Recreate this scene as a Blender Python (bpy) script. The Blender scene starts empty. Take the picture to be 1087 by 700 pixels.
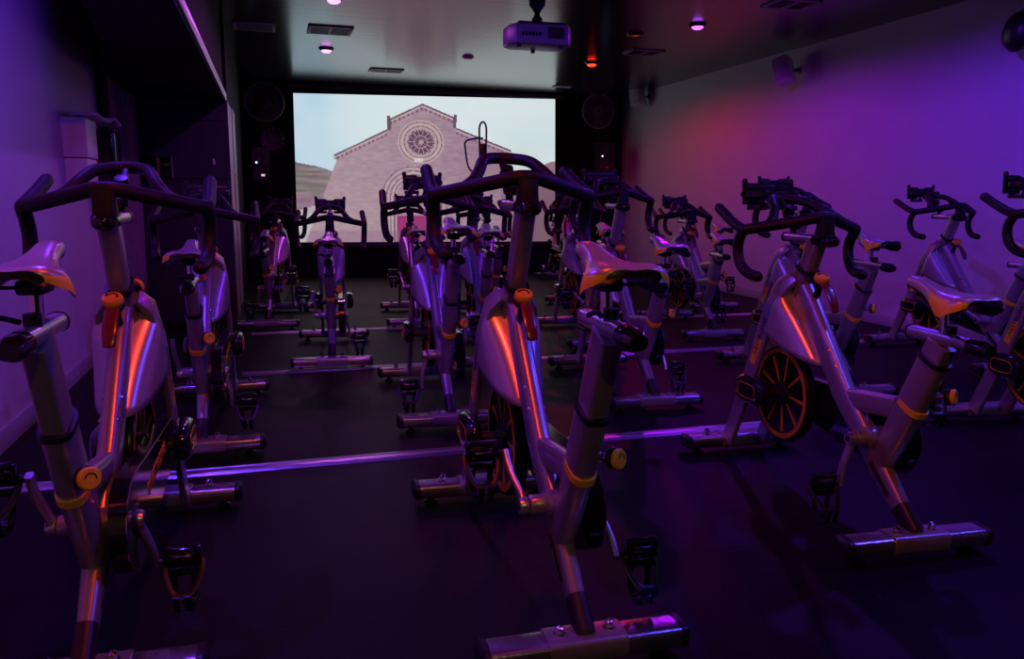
import bpy, bmesh, math, random
from mathutils import Vector, Matrix
from math import sin, cos, pi, radians
random.seed(7)
C = bpy.context.scene.collection
S = bpy.context.scene

# ------------------------------------------------------------------ camera
cd = bpy.data.cameras.new('camera'); cam = bpy.data.objects.new('camera', cd); C.objects.link(cam)
RX = [(0.958040644, -0.040452239, 0.283763529), (-0.286548488, -0.159119211, 0.944759780), (0.006934581, -0.986430278, -0.164034199)]
Rm = Matrix(RX)                                   # columns: image right, image down, forward
rt, dn, fw = Rm.col[0], Rm.col[1], Rm.col[2]
M4 = Matrix.Identity(4)
for i in range(3):
    M4[i][0] = rt[i]; M4[i][1] = -dn[i]; M4[i][2] = -fw[i]
M4[2][3] = 1.2
cam.matrix_world = M4
cd.sensor_fit = 'HORIZONTAL'; cd.sensor_width = 36.0; cd.lens = 36.0 * 840.82 / 1087.0
cd.clip_start = 0.05; cd.clip_end = 60
S.camera = cam

# ------------------------------------------------------------------ world, exposure
w = bpy.data.worlds.new('world'); S.world = w; w.use_nodes = True
w.node_tree.nodes['Background'].inputs[0].default_value = (0.010, 0.006, 0.022, 1)
w.node_tree.nodes['Background'].inputs[1].default_value = 0.25
S.view_settings.view_transform = 'Standard'; S.view_settings.look = 'None'
S.view_settings.exposure = 0.0; S.view_settings.gamma = 1.0; S.view_settings.use_curve_mapping = False

CEIL = 2.86
# ceiling lamps: x, y, colour, watts; four in view, the others placed out of view
LAMPS = [
    (0.57, 7.20, (0.80, 0.10, 1.00), 55), (0.66, 9.60, (0.85, 0.12, 0.95), 25),
    (3.99, 7.15, (0.42, 0.005, 1.00), 100), (3.86, 9.50, (1.00, 0.005, 0.10), 98),
    (3.99, 4.80, (0.15, 0.02, 1.00), 150), (0.57, 4.80, (0.12, 0.06, 1.00), 45),
    (3.99, 2.40, (0.10, 0.06, 1.00), 200), (-0.58, 3.45, (0.15, 0.035, 1.00), 210),  # second lamp here is invented, out of view, to wash the left wall
    (0.20, 1.45, (1.00, 0.055, 0.02), 135), (0.35, -1.50, (1.00, 0.62, 0.18), 60),
    (2.35, 1.55, (0.10, 0.06, 1.00), 120),
]

# ------------------------------------------------------------------ materials
def mat(name, col, rough=0.5, metal=0.0, emit=None, es=1.0, bump=0.0, bscale=200, var=0.0, vscale=20, coat=0.0, stretch=None, spec=None):
    m = bpy.data.materials.new(name); m.use_nodes = True; nt = m.node_tree; b = nt.nodes['Principled BSDF']
    b.inputs['Base Color'].default_value = (*col, 1); b.inputs['Roughness'].default_value = rough
    b.inputs['Metallic'].default_value = metal
    if spec is not None: b.inputs['Specular IOR Level'].default_value = spec
    if coat: b.inputs['Coat Weight'].default_value = coat; b.inputs['Coat Roughness'].default_value = 0.12
    if emit: b.inputs['Emission Color'].default_value = (*emit, 1); b.inputs['Emission Strength'].default_value = es
    if bump or var:
        tc = nt.nodes.new('ShaderNodeTexCoord'); mp = nt.nodes.new('ShaderNodeMapping')
        nt.links.new(tc.outputs['Object'], mp.inputs[0])
        if stretch: mp.inputs['Scale'].default_value = stretch
        if bump:
            n = nt.nodes.new('ShaderNodeTexNoise'); n.inputs['Scale'].default_value = bscale; n.inputs['Detail'].default_value = 4
            bp = nt.nodes.new('ShaderNodeBump'); bp.inputs['Strength'].default_value = bump; bp.inputs['Distance'].default_value = 0.004
            nt.links.new(mp.outputs[0], n.inputs['Vector']); nt.links.new(n.outputs[0], bp.inputs['Height']); nt.links.new(bp.outputs[0], b.inputs['Normal'])
        if var:
            n = nt.nodes.new('ShaderNodeTexNoise'); n.inputs['Scale'].default_value = vscale; n.inputs['Detail'].default_value = 5
            r = nt.nodes.new('ShaderNodeValToRGB')
            r.color_ramp.elements[0].position = 0.3; r.color_ramp.elements[1].position = 0.7
            r.color_ramp.elements[0].color = (*[c * (1 - var) for c in col], 1); r.color_ramp.elements[1].color = (*[min(1, c * (1 + var)) for c in col], 1)
            nt.links.new(mp.outputs[0], n.inputs['Vector']); nt.links.new(n.outputs[0], r.inputs[0]); nt.links.new(r.outputs[0], b.inputs['Base Color'])
    return m
M = {
    'silver': mat('silver_paint', (0.36, 0.335, 0.355), 0.32, 0.52, var=0.05, vscale=60, coat=0.25),
    'shroud': mat('shroud_paint', (0.56, 0.52, 0.54), 0.30, 0.55, coat=0.5, var=0.04, vscale=30),
    'chrome': mat('polished_metal', (0.72, 0.70, 0.72), 0.16, 1.0, var=0.05, vscale=40),
    'satin': mat('satin_metal', (0.66, 0.64, 0.66), 0.30, 0.85, var=0.04, vscale=40),
    'worn': mat('brushed_metal', (0.60, 0.57, 0.58), 0.26, 0.95, bump=0.25, bscale=60, var=0.12, vscale=30),
    'dark_metal': mat('dark_tube_paint', (0.055, 0.045, 0.045), 0.38, 0.6, var=0.1, vscale=50),
    'black': mat('black_plastic', (0.012, 0.011, 0.013), 0.38, 0.0, var=0.2, vscale=80),
    'gloss': mat('gloss_black_plastic', (0.010, 0.009, 0.010), 0.12, 0.0, coat=0.6, var=0.2, vscale=40),
    'grip': mat('grip_rubber', (0.014, 0.010, 0.008), 0.52, 0.0, spec=0.28, bump=0.12, bscale=400, var=0.15, vscale=90),
    'yellow': mat('yellow_rubber', (0.90, 0.60, 0.02), 0.45, 0.0, var=0.08, vscale=50),
    'orange': mat('orange_plastic', (0.95, 0.46, 0.02), 0.35, 0.0, var=0.08, vscale=50),
    'wheel_orange': mat('orange_rim_print', (0.75, 0.34, 0.02), 0.4, 0.3, var=0.1, vscale=50),
    'gold': mat('gold_line', (0.75, 0.42, 0.06), 0.3, 0.7, var=0.1, vscale=60),
    'ink': mat('black_ink', (0.01, 0.008, 0.006), 0.5, var=0.1),
    'lever': mat('dark_red_lever', (0.16, 0.022, 0.02), 0.28, 0.0, coat=0.4, var=0.1),
    'vinyl': mat('silver_vinyl', (0.46, 0.40, 0.40), 0.30, 0.35, bump=0.15, bscale=300, var=0.06, vscale=25, coat=0.3),
    'wheel': mat('flywheel_black', (0.02, 0.018, 0.018), 0.25, 0.6, var=0.15, vscale=30),
    'wall': mat('wall_paint', (0.58, 0.55, 0.58), 0.62, bump=0.08, bscale=120, var=0.03, vscale=3),
    'dark_wall': mat('black_wall_paint', (0.010, 0.008, 0.011), 0.75, spec=0.12, bump=0.08, bscale=120, var=0.1, vscale=3),
    'navy': mat('dark_panel_paint', (0.035, 0.032, 0.045), 0.5, var=0.08, vscale=4),
    'base': mat('baseboard_paint', (0.45, 0.42, 0.47), 0.5, var=0.05),
    'curtain': mat('grey_curtain', (0.22, 0.20, 0.20), 0.8, bump=0.2, bscale=300, var=0.1, vscale=15),
    'white': mat('white_plastic', (0.84, 0.81, 0.84), 0.4, var=0.03, vscale=20),
    'paper': mat('paper_towel', (0.75, 0.72, 0.76), 0.85, bump=0.3, bscale=90, var=0.04),
    'strip': mat('aluminium_strip', (0.70, 0.66, 0.68), 0.28, 0.95, bump=0.3, bscale=40, var=0.15, vscale=6, stretch=(0.3, 6, 1)),
    'post': mat('grey_door_jamb', (0.42, 0.44, 0.42), 0.4, 0.2, var=0.06, vscale=10),
    'trimg': mat('glossy_trim', (0.6, 0.56, 0.6), 0.38, 0.8, bump=0.15, bscale=20, var=0.05),
    'grille': mat('fan_grille', (0.40, 0.34, 0.36), 0.4, 0.5, var=0.1),
    'led_b': mat('blue_led', (0.1, 0.2, 0.9), 0.5, emit=(0.25, 0.45, 1.0), es=4.0, var=0.01),
    'led_w': mat('white_led', (0.9, 0.8, 0.8), 0.5, emit=(1.0, 0.7, 0.75), es=0.7, var=0.01),
    'red_ink': mat('red_dial_print', (0.45, 0.06, 0.08), 0.5, var=0.05),
    'dial': mat('dial_print', (0.42, 0.34, 0.36), 0.5, var=0.05),
}
# floor: black rubber with fine speckle
def floor_mat():
    m = mat('rubber_floor', (0.017, 0.014, 0.017), 0.50, bump=0.35, bscale=220, spec=0.16)
    nt = m.node_tree; b = nt.nodes['Principled BSDF']
    tc = nt.nodes.new('ShaderNodeTexCoord'); n = nt.nodes.new('ShaderNodeTexNoise'); n.inputs['Scale'].default_value = 140; n.inputs['Detail'].default_value = 3
    n2 = nt.nodes.new('ShaderNodeTexNoise'); n2.inputs['Scale'].default_value = 1.3; n2.inputs['Detail'].default_value = 4
    r = nt.nodes.new('ShaderNodeValToRGB'); r.color_ramp.elements[0].position = 0.45; r.color_ramp.elements[1].position = 0.75
    r.color_ramp.elements[0].color = (0.0020, 0.0017, 0.0018, 1); r.color_ramp.elements[1].color = (0.010, 0.009, 0.0095, 1)
    mr = nt.nodes.new('ShaderNodeMapRange'); mr.inputs['To Min'].default_value = 0.42; mr.inputs['To Max'].default_value = 0.60
    nt.links.new(tc.outputs['Object'], n.inputs['Vector']); nt.links.new(tc.outputs['Object'], n2.inputs['Vector'])
    nt.links.new(n.outputs[0], r.inputs[0]); nt.links.new(r.outputs[0], b.inputs['Base Color'])
    nt.links.new(n2.outputs[0], mr.inputs['Value']); nt.links.new(mr.outputs[0], b.inputs['Roughness'])
    return m
M['floor'] = floor_mat()
# ceiling: dark satin sheet with a brushed grain across the room
def ceiling_mat():
    m = mat('satin_black_ceiling', (0.020, 0.016, 0.020), 0.20, 0.0, spec=0.9)
    nt = m.node_tree; b = nt.nodes['Principled BSDF']
    tc = nt.nodes.new('ShaderNodeTexCoord'); mp = nt.nodes.new('ShaderNodeMapping'); mp.inputs['Scale'].default_value = (0.6, 9, 1)
    n = nt.nodes.new('ShaderNodeTexNoise'); n.inputs['Scale'].default_value = 2.0; n.inputs['Detail'].default_value = 6
    bp = nt.nodes.new('ShaderNodeBump'); bp.inputs['Strength'].default_value = 0.35; bp.inputs['Distance'].default_value = 0.003
    nt.links.new(tc.outputs['Object'], mp.inputs[0]); nt.links.new(mp.outputs[0], n.inputs['Vector'])
    nt.links.new(n.outputs[0], bp.inputs['Height']); nt.links.new(bp.outputs[0], b.inputs['Normal'])
    return m
M['ceiling'] = ceiling_mat()

# ------------------------------------------------------------------ mesh helpers
def link(name, bm, m, parent=None, smooth=True, loc=(0, 0, 0)):
    me = bpy.data.meshes.new(name)
    bmesh.ops.recalc_face_normals(bm, faces=bm.faces)
    if smooth:
        for f in bm.faces: f.smooth = True
    bm.to_mesh(me); bm.free()
    for mm in (m if isinstance(m, (list, tuple)) else [m]): me.materials.append(mm)
    if smooth: me.set_sharp_from_angle(angle=radians(38))
    o = bpy.data.objects.new(name, me); C.objects.link(o); o.location = loc
    if parent: o.parent = parent
    return o
def tag(o, label=None, cat=None, group=None, kind=None):
    if label: o['label'] = label
    if cat: o['category'] = cat
    if group: o['group'] = group
    if kind: o['kind'] = kind
    return o
def empty(name, loc=(0, 0, 0), rz=0):
    o = bpy.data.objects.new(name, None); C.objects.link(o); o.location = loc; o.rotation_euler = (0, 0, rz); o.empty_display_size = 0.1
    return o
def box(bm, lo, hi, bevel=0.0, seg=2, mtx=None):
    r = bmesh.ops.create_cube(bm, size=1.0); vs = r['verts']
    s = [hi[i] - lo[i] for i in range(3)]; c = [(hi[i] + lo[i]) / 2 for i in range(3)]
    for v in vs:
        v.co = Vector((v.co.x * s[0] + c[0], v.co.y * s[1] + c[1], v.co.z * s[2] + c[2]))
    if bevel:
        es = list({e for v in vs for e in v.link_edges})
        r2 = bmesh.ops.bevel(bm, geom=es, offset=bevel, segments=seg, affect='EDGES', profile=0.5)
        vs = list({v for f in r2['faces'] for v in f.verts} | {v for v in vs if v.is_valid})
    if mtx:
        for v in vs: v.co = mtx @ v.co
    return vs
def sect(a, b, n=2.0, k=16):
    out = []
    for i in range(k):
        t = 2 * pi * i / k; c, s = cos(t), sin(t)
        out.append((a * math.copysign(abs(c) ** (2 / n), c), b * math.copysign(abs(s) ** (2 / n), s)))
    return out
def sweep(bm, path, ab, n=2.0, k=16, side=None, cap=True, round_end=False):
    """path: points; ab: (a,b) or one per point; a runs along 'side', b in the bending plane."""
    P = [Vector(p) for p in path]
    if not isinstance(ab, list): ab = [ab] * len(P)
    if round_end:                                   # hemispherical tips
        def tip(p, q, r):
            d = (p - q).normalized(); a, b = r; m = min(a, b)
            return [(p + d * m * sin(t), (a * cos(t), b * cos(t))) for t in (radians(35), radians(62), radians(82))]
        h = tip(P[0], P[1], ab[0]); t = tip(P[-1], P[-2], ab[-1])
        P = [x[0] for x in reversed(h)] + P + [x[0] for x in t]; ab = [x[1] for x in reversed(h)] + ab + [x[1] for x in t]
    rings = []; prev = None
    for i, p in enumerate(P):
        if i == 0: t = P[1] - P[0]
        elif i == len(P) - 1: t = P[-1] - P[-2]
        else: t = (P[i + 1] - p).normalized() + (p - P[i - 1]).normalized()
        t.normalize()
        if side is not None: s = Vector(side)
        else:
            if prev is None: s = Vector((0, 1, 0)) if abs(t.y) < 0.8 else Vector((1, 0, 0))
            else: s = prev
        s = (s - t * s.dot(t)).normalized(); prev = s; u = t.cross(s)
        a, b = ab[i]
        rings.append([bm.verts.new(p + s * x + u * y) for x, y in sect(a, b, n, k)])
    for r0, r1 in zip(rings, rings[1:]):
        for i in range(k): bm.faces.new((r0[i], r0[(i + 1) % k], r1[(i + 1) % k], r1[i]))
    if cap:
        bm.faces.new(rings[0][::-1]); bm.faces.new(rings[-1])
    return rings
def smoothpath(pts, n=5):
    P = [Vector(p) for p in pts]; P = [2 * P[0] - P[1]] + P + [2 * P[-1] - P[-2]]; out = []
    for i in range(1, len(P) - 2):
        for j in range(n):
            t = j / n; a, b, c, d = P[i - 1], P[i], P[i + 1], P[i + 2]
            out.append(0.5 * ((2 * b) + (c - a) * t + (2 * a - 5 * b + 4 * c - d) * t * t + (3 * b - a - 3 * c + d) * t ** 3))
    out.append(P[-2]); return out
def lathe(bm, prof, o, d, k=24, close=True):
    """prof: (radius, distance along d) list"""
    o = Vector(o); d = Vector(d).normalized(); s = d.orthogonal().normalized(); u = d.cross(s); rings = []
    for r, h in prof:
        if r < 1e-5: rings.append([bm.verts.new(o + d * h)])
        else: rings.append([bm.verts.new(o + d * h + (s * cos(2 * pi * i / k) + u * sin(2 * pi * i / k)) * r) for i in range(k)])
    for a, b in zip(rings, rings[1:]):
        for i in range(k):
            j = (i + 1) % k
            if len(a) == 1 and len(b) == 1: continue
            if len(a) == 1: bm.faces.new((a[0], b[i], b[j]))
            elif len(b) == 1: bm.faces.new((a[i], a[j], b[0]))
            else: bm.faces.new((a[i], a[j], b[j], b[i]))
    if close:
        if len(rings[0]) > 1: bm.faces.new(rings[0][::-1])
        if len(rings[-1]) > 1: bm.faces.new(rings[-1])
def prism(bm, pts, axis, lo, hi, bevel=0.0):
    """extrude a 2-D outline; axis 'y': pts are (x,z)"""
    def P(p, h): return Vector((p[0], h, p[1])) if axis == 'y' else (Vector((p[0], p[1], h)) if axis == 'z' else Vector((h, p[0], p[1])))
    a = [bm.verts.new(P(p, lo)) for p in pts]; b = [bm.verts.new(P(p, hi)) for p in pts]
    fs = [bm.faces.new(a), bm.faces.new(b[::-1])]
    n = len(pts)
    for i in range(n): bm.faces.new((a[i], a[(i + 1) % n], b[(i + 1) % n], b[i]))
    if bevel:
        es = list({e for f in fs for e in f.edges})
        bmesh.ops.bevel(bm, geom=es, offset=bevel, segments=3, affect='EDGES', profile=0.5)
def B(): return bmesh.new()
def textmesh(name, s, size, m, parent, mtx, depth=0.0012, align='CENTER'):
    cu = bpy.data.curves.new(name, 'FONT'); cu.body = s; cu.size = size; cu.extrude = depth; cu.align_x = align; cu.align_y = 'CENTER'
    cu.offset = size * 0.015; cu.resolution_u = 3
    t = bpy.data.objects.new(name, cu); C.objects.link(t)
    dg = bpy.context.evaluated_depsgraph_get(); me = bpy.data.meshes.new_from_object(t.evaluated_get(dg))
    bpy.data.objects.remove(t); bpy.data.curves.remove(cu)
    me.transform(mtx); me.materials.clear(); me.materials.append(m); me.name = name
    o = bpy.data.objects.new(name, me); C.objects.link(o); o.parent = parent
    return o

# ------------------------------------------------------------------ the room
WX, LX, BY, FY = 5.66, -1.27, 12.5, -2.6
def struct(name, lo, hi, m, bevel=0.0):
    bm = B(); box(bm, lo, hi, bevel); return tag(link(name, bm, m, smooth=bool(bevel)), kind='structure')
struct('floor', (LX - 0.15, FY - 0.15, -0.1), (WX + 0.15, BY + 0.15, 0), M['floor'])
struct('ceiling', (LX - 0.15, FY - 0.15, CEIL), (WX + 0.15, BY + 0.15, CEIL + 0.1), M['ceiling'])
struct('wall_right', (WX, FY, 0), (WX + 0.15, BY, CEIL), M['wall'])
struct('wall_back', (LX, BY, 0), (WX, BY + 0.15, CEIL), M['dark_wall'])
struct('wall_front', (LX, FY - 0.15, 0), (WX, FY, CEIL), M['dark_wall'])
struct('wall_left', (LX - 0.15, FY, 0), (LX, 7.0, CEIL), M['wall'])
struct('wall_alcove', (LX - 0.15, 7.0, 0), (LX, BY, CEIL), M['dark_wall'])
struct('baseboard_right', (WX - 0.015, FY, 0), (WX, BY, 0.11), M['base'], 0.004)
struct('baseboard_left', (LX, FY, 0), (LX + 0.015, 6.9, 0.11), M['base'], 0.004)
# header above the projection screen
struct('wall_header', (0.28, BY - 0.10, 2.80), (4.60, BY, CEIL), M['dark_wall'])
# store room partition facing the bikes, with panel seams
bm = B()
box(bm, (LX, 8.2, 0), (-0.37, 8.32, 2.09))
tag(link('wall_partition', bm, M['navy'], smooth=False), kind='structure')
struct('wall_store', (-0.49, 8.32, 0), (-0.375, BY, CEIL), M['dark_wall'])
bm = B()
for z in (2.06, 1.90, 1.36): box(bm, (LX + 0.02, 8.192, z), (-0.40, 8.2, z + 0.006))
tag(link('trim_1', bm, M['dark_wall'], smooth=False), kind='structure')
bm = B(); box(bm, (-0.385, 8.22, 0), (-0.366, 8.90, 2.09), 0.003); box(bm, (-0.385, 9.15, 0), (-0.366, 9.75, 2.12), 0.003)
for z in (1.44, 0.75): box(bm, (-0.380, 8.215, z), (-0.362, 9.76, z + 0.012))
tag(link('trim_2', bm, M['post']), kind='structure')
# lowered bulkhead that runs out over the left aisle
bm = B(); prism(bm, [(-0.40, 4.12), (-0.40, 8.2), (LX + 0.01, 8.2), (-0.79, 4.12)], 'z', 2.09, CEIL - 0.001)
tag(link('wall_bulkhead', bm, M['dark_wall'], smooth=False), kind='structure')
bm = B(); box(bm, (-0.40, 4.12, 2.085), (-0.372, 8.2, 2.155), 0.006)
tag(link('trim_3', bm, M['trimg']), kind='structure')

# curtain at the end of the left wall
bm = B(); cols = []
for i in range(81):
    t = i / 80; y = 6.95 + 1.15 * t; x = LX + 0.075 + 0.035 * sin(t * pi * 15) + 0.012 * sin(t * pi * 33 + 1)
    cols.append([bm.verts.new((x + 0.004 * sin(z * 5 + i), y + 0.02 * sin(z * 1.7), z)) for z in (0.02, 0.5, 1.0, 1.5, 2.0, 2.4, 2.8)])
for a, b in zip(cols, cols[1:]):
    for j in range(6): bm.faces.new((a[j], b[j], b[j + 1], a[j + 1]))
cur = link('curtain', bm, M['curtain']); cur.modifiers.new('t', 'SOLIDIFY').thickness = 0.006
tag(cur, 'dark grey floor-length curtain drawn back at the end of the blue-lit left wall', 'curtain')

# metal strips across the floor
for y, x0, x1, lab in ((3.575, LX + 0.02, 4.35, 'metal floor strip nearest the camera, running under the front row of bikes'),
                       (5.575, -0.24, 5.3, 'metal floor strip in the middle, running between second and third rows of bikes'),
                       (7.24, -0.22, 4.9, 'metal floor strip farthest from the camera, nearest the projection screen')):
    bm = B(); prism(bm, [(y - 0.05, 0), (y - 0.035, 0.010), (y - 0.014, 0.013), (y - 0.010, 0.010), (y + 0.010, 0.010), (y + 0.014, 0.013), (y + 0.035, 0.010), (y + 0.05, 0)], 'x', x0, x1)
    tag(link('floor_strip', bm, M['strip'], smooth=False), lab, 'floor strip', 'metal strips across the floor')

# ------------------------------------------------------------------ projection screen with its picture
def lerp(a, b, t): return tuple(a[i] + (b[i] - a[i]) * t for i in range(3))
def ss(e0, e1, x):
    t = max(0, min(1, (x - e0) / (e1 - e0))); return t * t * (3 - 2 * t)
def hsh(i, j): return (math.sin(i * 127.1 + j * 311.7) * 43758.5453) % 1.0
def vn(x, y):
    i, j = math.floor(x), math.floor(y); fx, fy = x - i, y - j; fx = fx * fx * (3 - 2 * fx); fy = fy * fy * (3 - 2 * fy)
    return (hsh(i, j) * (1 - fx) + hsh(i + 1, j) * fx) * (1 - fy) + (hsh(i, j + 1) * (1 - fx) + hsh(i + 1, j + 1) * fx) * fy
def seg(px, pts):
    for (x0, y0), (x1, y1) in zip(pts, pts[1:]):
        if x0 <= px <= x1: return y0 + (y1 - y0) * (px - x0) / (x1 - x0)
    return None
ROOF = [(192, 268), (400, 168), (401, 132), (535, 68), (662, 120), (663, 158), (875, 243)]
def picture(X, Y):
    """X 0..1000, Y 0..565 over the picture; plan units follow the photograph's crop"""
    x, y = X * 0.995 + 45, Y + 40
    sky = lerp((176, 208, 226), (205, 222, 224), ss(60, 500, x)); sky = lerp(sky, (196, 214, 216), ss(600, 1000, x))
    sky = lerp(sky, (226, 232, 232), 0.55 * vn(x / 130, y / 70)); c = sky
    # left hill
    hy = 292 + (x - 45) * 0.24 + 6 * vn(x / 30, 3)
    if x < 330 and y > hy:
        k = vn(x / 60, y / 9); c = lerp((112, 96, 104), (150, 138, 138), k)
        if 0.62 < vn(x / 40 + 9, y / 14): c = lerp(c, (104, 112, 98), 0.5)
        if y > 420: c = lerp(c, (150, 105, 140), 0.5)
        if y > 480 - (x - 60) * 0.32: c = lerp((196, 190, 196), (170, 158, 170), vn(x / 20, y / 20))
    # right hill
    if x > 860:
        hy = 330 - (x - 900) * 0.36 if x > 900 else 345
        if y > hy + 4 * vn(x / 12, 1): c = lerp((146, 110, 128), (120, 90, 108), ss(0, 150, y - hy))
    r = seg(x, ROOF); inside = False
    if r is not None and y > r: inside = True
    le = 205 - (y - 285) * 0.40 if y > 285 else 192
    re = 872 + (y - 245) * 0.10
    if y > 268 and x < 300: inside = x > le
    if y > 243 and x > 800: inside = x < re
    if inside:
        st = vn(x / 22, y / 7); c = lerp((150, 122, 140), (172, 146, 158), st)
        c = lerp(c, (178, 154, 158), 0.4 * ss(600, 200, x)); c = lerp(c, (134, 106, 126), 0.5 * ss(500, 900, x))
        if (y % 9) < 1.6: c = lerp(c, (120, 96, 112), 0.12)
        if r is not None:
            d = y - r
            if d < 7: c = (92, 68, 88)
            elif d < 14: c = (188, 164, 168)
            elif d < 24 and (x % 17) < 9: c = (112, 86, 104)
        for px, py in ((405, 128), (660, 115)):
            if abs(x - px) < 9 and y < py + 44 and y > py - 4: c = (104, 80, 98)
        # rose window
        dx, dy = x - 527, (y - 215) * 1.06; d = math.hypot(dx, dy); a = math.atan2(dy, dx)
        if d < 88:
            c = (184, 160, 162)
            if 78 < d < 82 or 62 < d < 66: c = (118, 92, 108)
            if d < 62:
                pet = abs(sin(a * 7)); lob = 44 + 10 * abs(sin(a * 7 + pi / 2))
                c = (96, 68, 92) if d < lob else (176, 150, 156)
                if pet < 0.26 or d < 9 or 24 < d < 27: c = (176, 148, 156)
        # portal
        dx, dy = x - 497, y - 432
        d = math.hypot(dx, dy) if dy < 0 else abs(dx)
        if d < 125:
            c = lerp((166, 140, 150), (190, 168, 172), vn(x / 15, y / 15))
            for q in (122, 106, 90, 76):
                if abs(d - q) < 2.2: c = (110, 82, 104)
            if d < 68: c = lerp((150, 118, 140), (170, 140, 156), vn(x / 20, y / 12))
            if y > 500 and d < 68: c = (150, 56, 110)
        if abs(x - 517) < 16 and 276 < y < 292: c = (206, 196, 196)
        if x > 830 and y > 300: c = lerp(c, (120, 88, 110), 0.4)
        if y > 560: c = lerp(c, (138, 100, 128), 0.4)
    else:
        for px, py in ((405, 118), (660, 107)):
            if abs(x - px) < 6 and py < y < py + 30: c = (104, 80, 98)
    return c
NX, NY = 330, 188
PC = [(0.362, 2.690), (4.424, 2.770), (0.345, 0.517), (4.460, 0.497)]     # TL, TR, BL, BR of the lit picture (x, z)
bm = B(); cl = bm.verts.layers.float_color.new('picture'); g = []
for j in range(NY + 1):
    row = []
    for i in range(NX + 1):
        u, v = i / NX, j / NY
        tx = PC[0][0] * (1 - u) + PC[1][0] * u; tz = PC[0][1] * (1 - u) + PC[1][1] * u
        bx = PC[2][0] * (1 - u) + PC[3][0] * u; bz = PC[2][1] * (1 - u) + PC[3][1] * u
        vv = bm.verts.new((tx * (1 - v) + bx * v, BY - 0.092, tz * (1 - v) + bz * v))
        DL, DR = 11.83, 12.98; c = picture(u * DR / ((1 - u) * DL + u * DR) * 1000, v * 565); vv[cl] = tuple((q / 255) ** 2.2 for q in c) + (1,); row.append(vv)
    g.append(row)
for j in range(NY):
    for i in range(NX): bm.faces.new((g[j][i], g[j][i + 1], g[j + 1][i + 1], g[j + 1][i]))
pm = bpy.data.materials.new('projected_picture'); pm.use_nodes = True; nt = pm.node_tree; b = nt.nodes['Principled BSDF']
at = nt.nodes.new('ShaderNodeAttribute'); at.attribute_name = 'picture'; b.inputs['Base Color'].default_value = (0.02, 0.02, 0.02, 1); b.inputs['Roughness'].default_value = 0.8
nt.links.new(at.outputs['Color'], b.inputs['Emission Color']); b.inputs['Emission Strength'].default_value = 1.0
scr = empty('projection_screen', (0, 0, 0))
tag(scr, 'large lit projection screen on the far black wall showing a stone church', 'screen')
link('picture', bm, pm, scr, smooth=False)
bm = B(); box(bm, (0.30, BY - 0.09, 0.42), (4.52, BY - 0.02, 2.80)); link('backing', bm, M['dark_wall'], scr, smooth=False)
bm = B()
box(bm, (0.29, BY - 0.115, 2.775), (4.53, BY - 0.088, 2.835), 0.004)
link('frame_rail', bm, mat('screen_border', (0.10, 0.05, 0.10), 0.5, var=0.05), scr)
bm = B(); box(bm, (0.29, BY - 0.115, 0.41), (4.53, BY - 0.088, 0.49), 0.004)
link('frame_rail', bm, M['black'], scr)

# ------------------------------------------------------------------ ceiling fixtures
def aim_spot(name, loc, col, watt, parent, angle=168, size=0.04):
    l = bpy.data.lights.new(name, 'SPOT'); l.energy = watt; l.color = col; l.spot_size = radians(angle); l.spot_blend = 0.4; l.shadow_soft_size = size
    o = bpy.data.objects.new(name, l); C.objects.link(o); o.location = loc; o.parent = parent; return o
LAB = ['magenta ceiling downlight nearer of the two left of the projector', 'magenta ceiling downlight just above the screen, left of the projector',
       'violet ceiling downlight nearer of the two right of the projector', 'red glowing ceiling downlight right of the projector',
       'blue ceiling downlight over the second row by the right wall', 'blue ceiling downlight over the second row by the left aisle',
       'blue ceiling downlight over the front row right side', 'added blue ceiling downlight, out of view, washing the left wall',
       'red ceiling downlight just behind the front row, left of centre', 'amber ceiling downlight behind the camera',
       'blue ceiling downlight over the front row between the middle and right bikes']
for i, (x, y, col, wt) in enumerate(LAMPS):
    r = empty('downlight', (x, y, CEIL)); tag(r, LAB[i], 'ceiling light', 'coloured downlights in the ceiling')
    bm = B(); lathe(bm, [(0.036, 0), (0.085, 0), (0.085, -0.010), (0.060, -0.026), (0.048, -0.026), (0.040, -0.010), (0.036, -0.004)], (0, 0, 0), (0, 0, 1), 28, close=False); link('trim_ring', bm, M['black'], r)
    em = mat('lamp_lens', col, 0.4, emit=tuple(min(1, c * 0.9 + 0.06) if i != 3 else (1.0, 0.025, 0.008)[k] for k, c in enumerate(col)), es=5.0, var=0.01)
    bm = B(); lathe(bm, [(0.0, -0.050), (0.035, -0.046), (0.056, -0.030), (0.056, -0.012), (0.0, -0.010)], (0, 0, 0), (0, 0, 1), 24, close=False); link('lens', bm, em, r)
    aim_spot('spot_light', (0, 0, -0.045), col, wt, r, 178 if i == 7 else 174)
# added dim fixture standing for the red lamp's second glow in the glossy ceiling
r = empty('downlight', (3.62, 7.75, CEIL)); tag(r, 'dim red reflection of the bright red downlight on the glossy ceiling, built as a fixture', 'ceiling light')
bm = B(); lathe(bm, [(0.036, 0), (0.085, 0), (0.085, -0.010), (0.060, -0.026), (0.040, -0.010), (0.036, -0.004)], (0, 0, 0), (0, 0, 1), 28, close=False); link('trim_ring', bm, M['black'], r)
bm = B(); lathe(bm, [(0.0, -0.030), (0.045, -0.018), (0.045, -0.012), (0.0, -0.010)], (0, 0, 0), (0, 0, 1), 24, close=False)
link('lens', bm, mat('red_reflection_lens', (0.4, 0.03, 0.02), 0.3, emit=(0.55, 0.03, 0.01), es=0.5, var=0.01), r)
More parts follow.
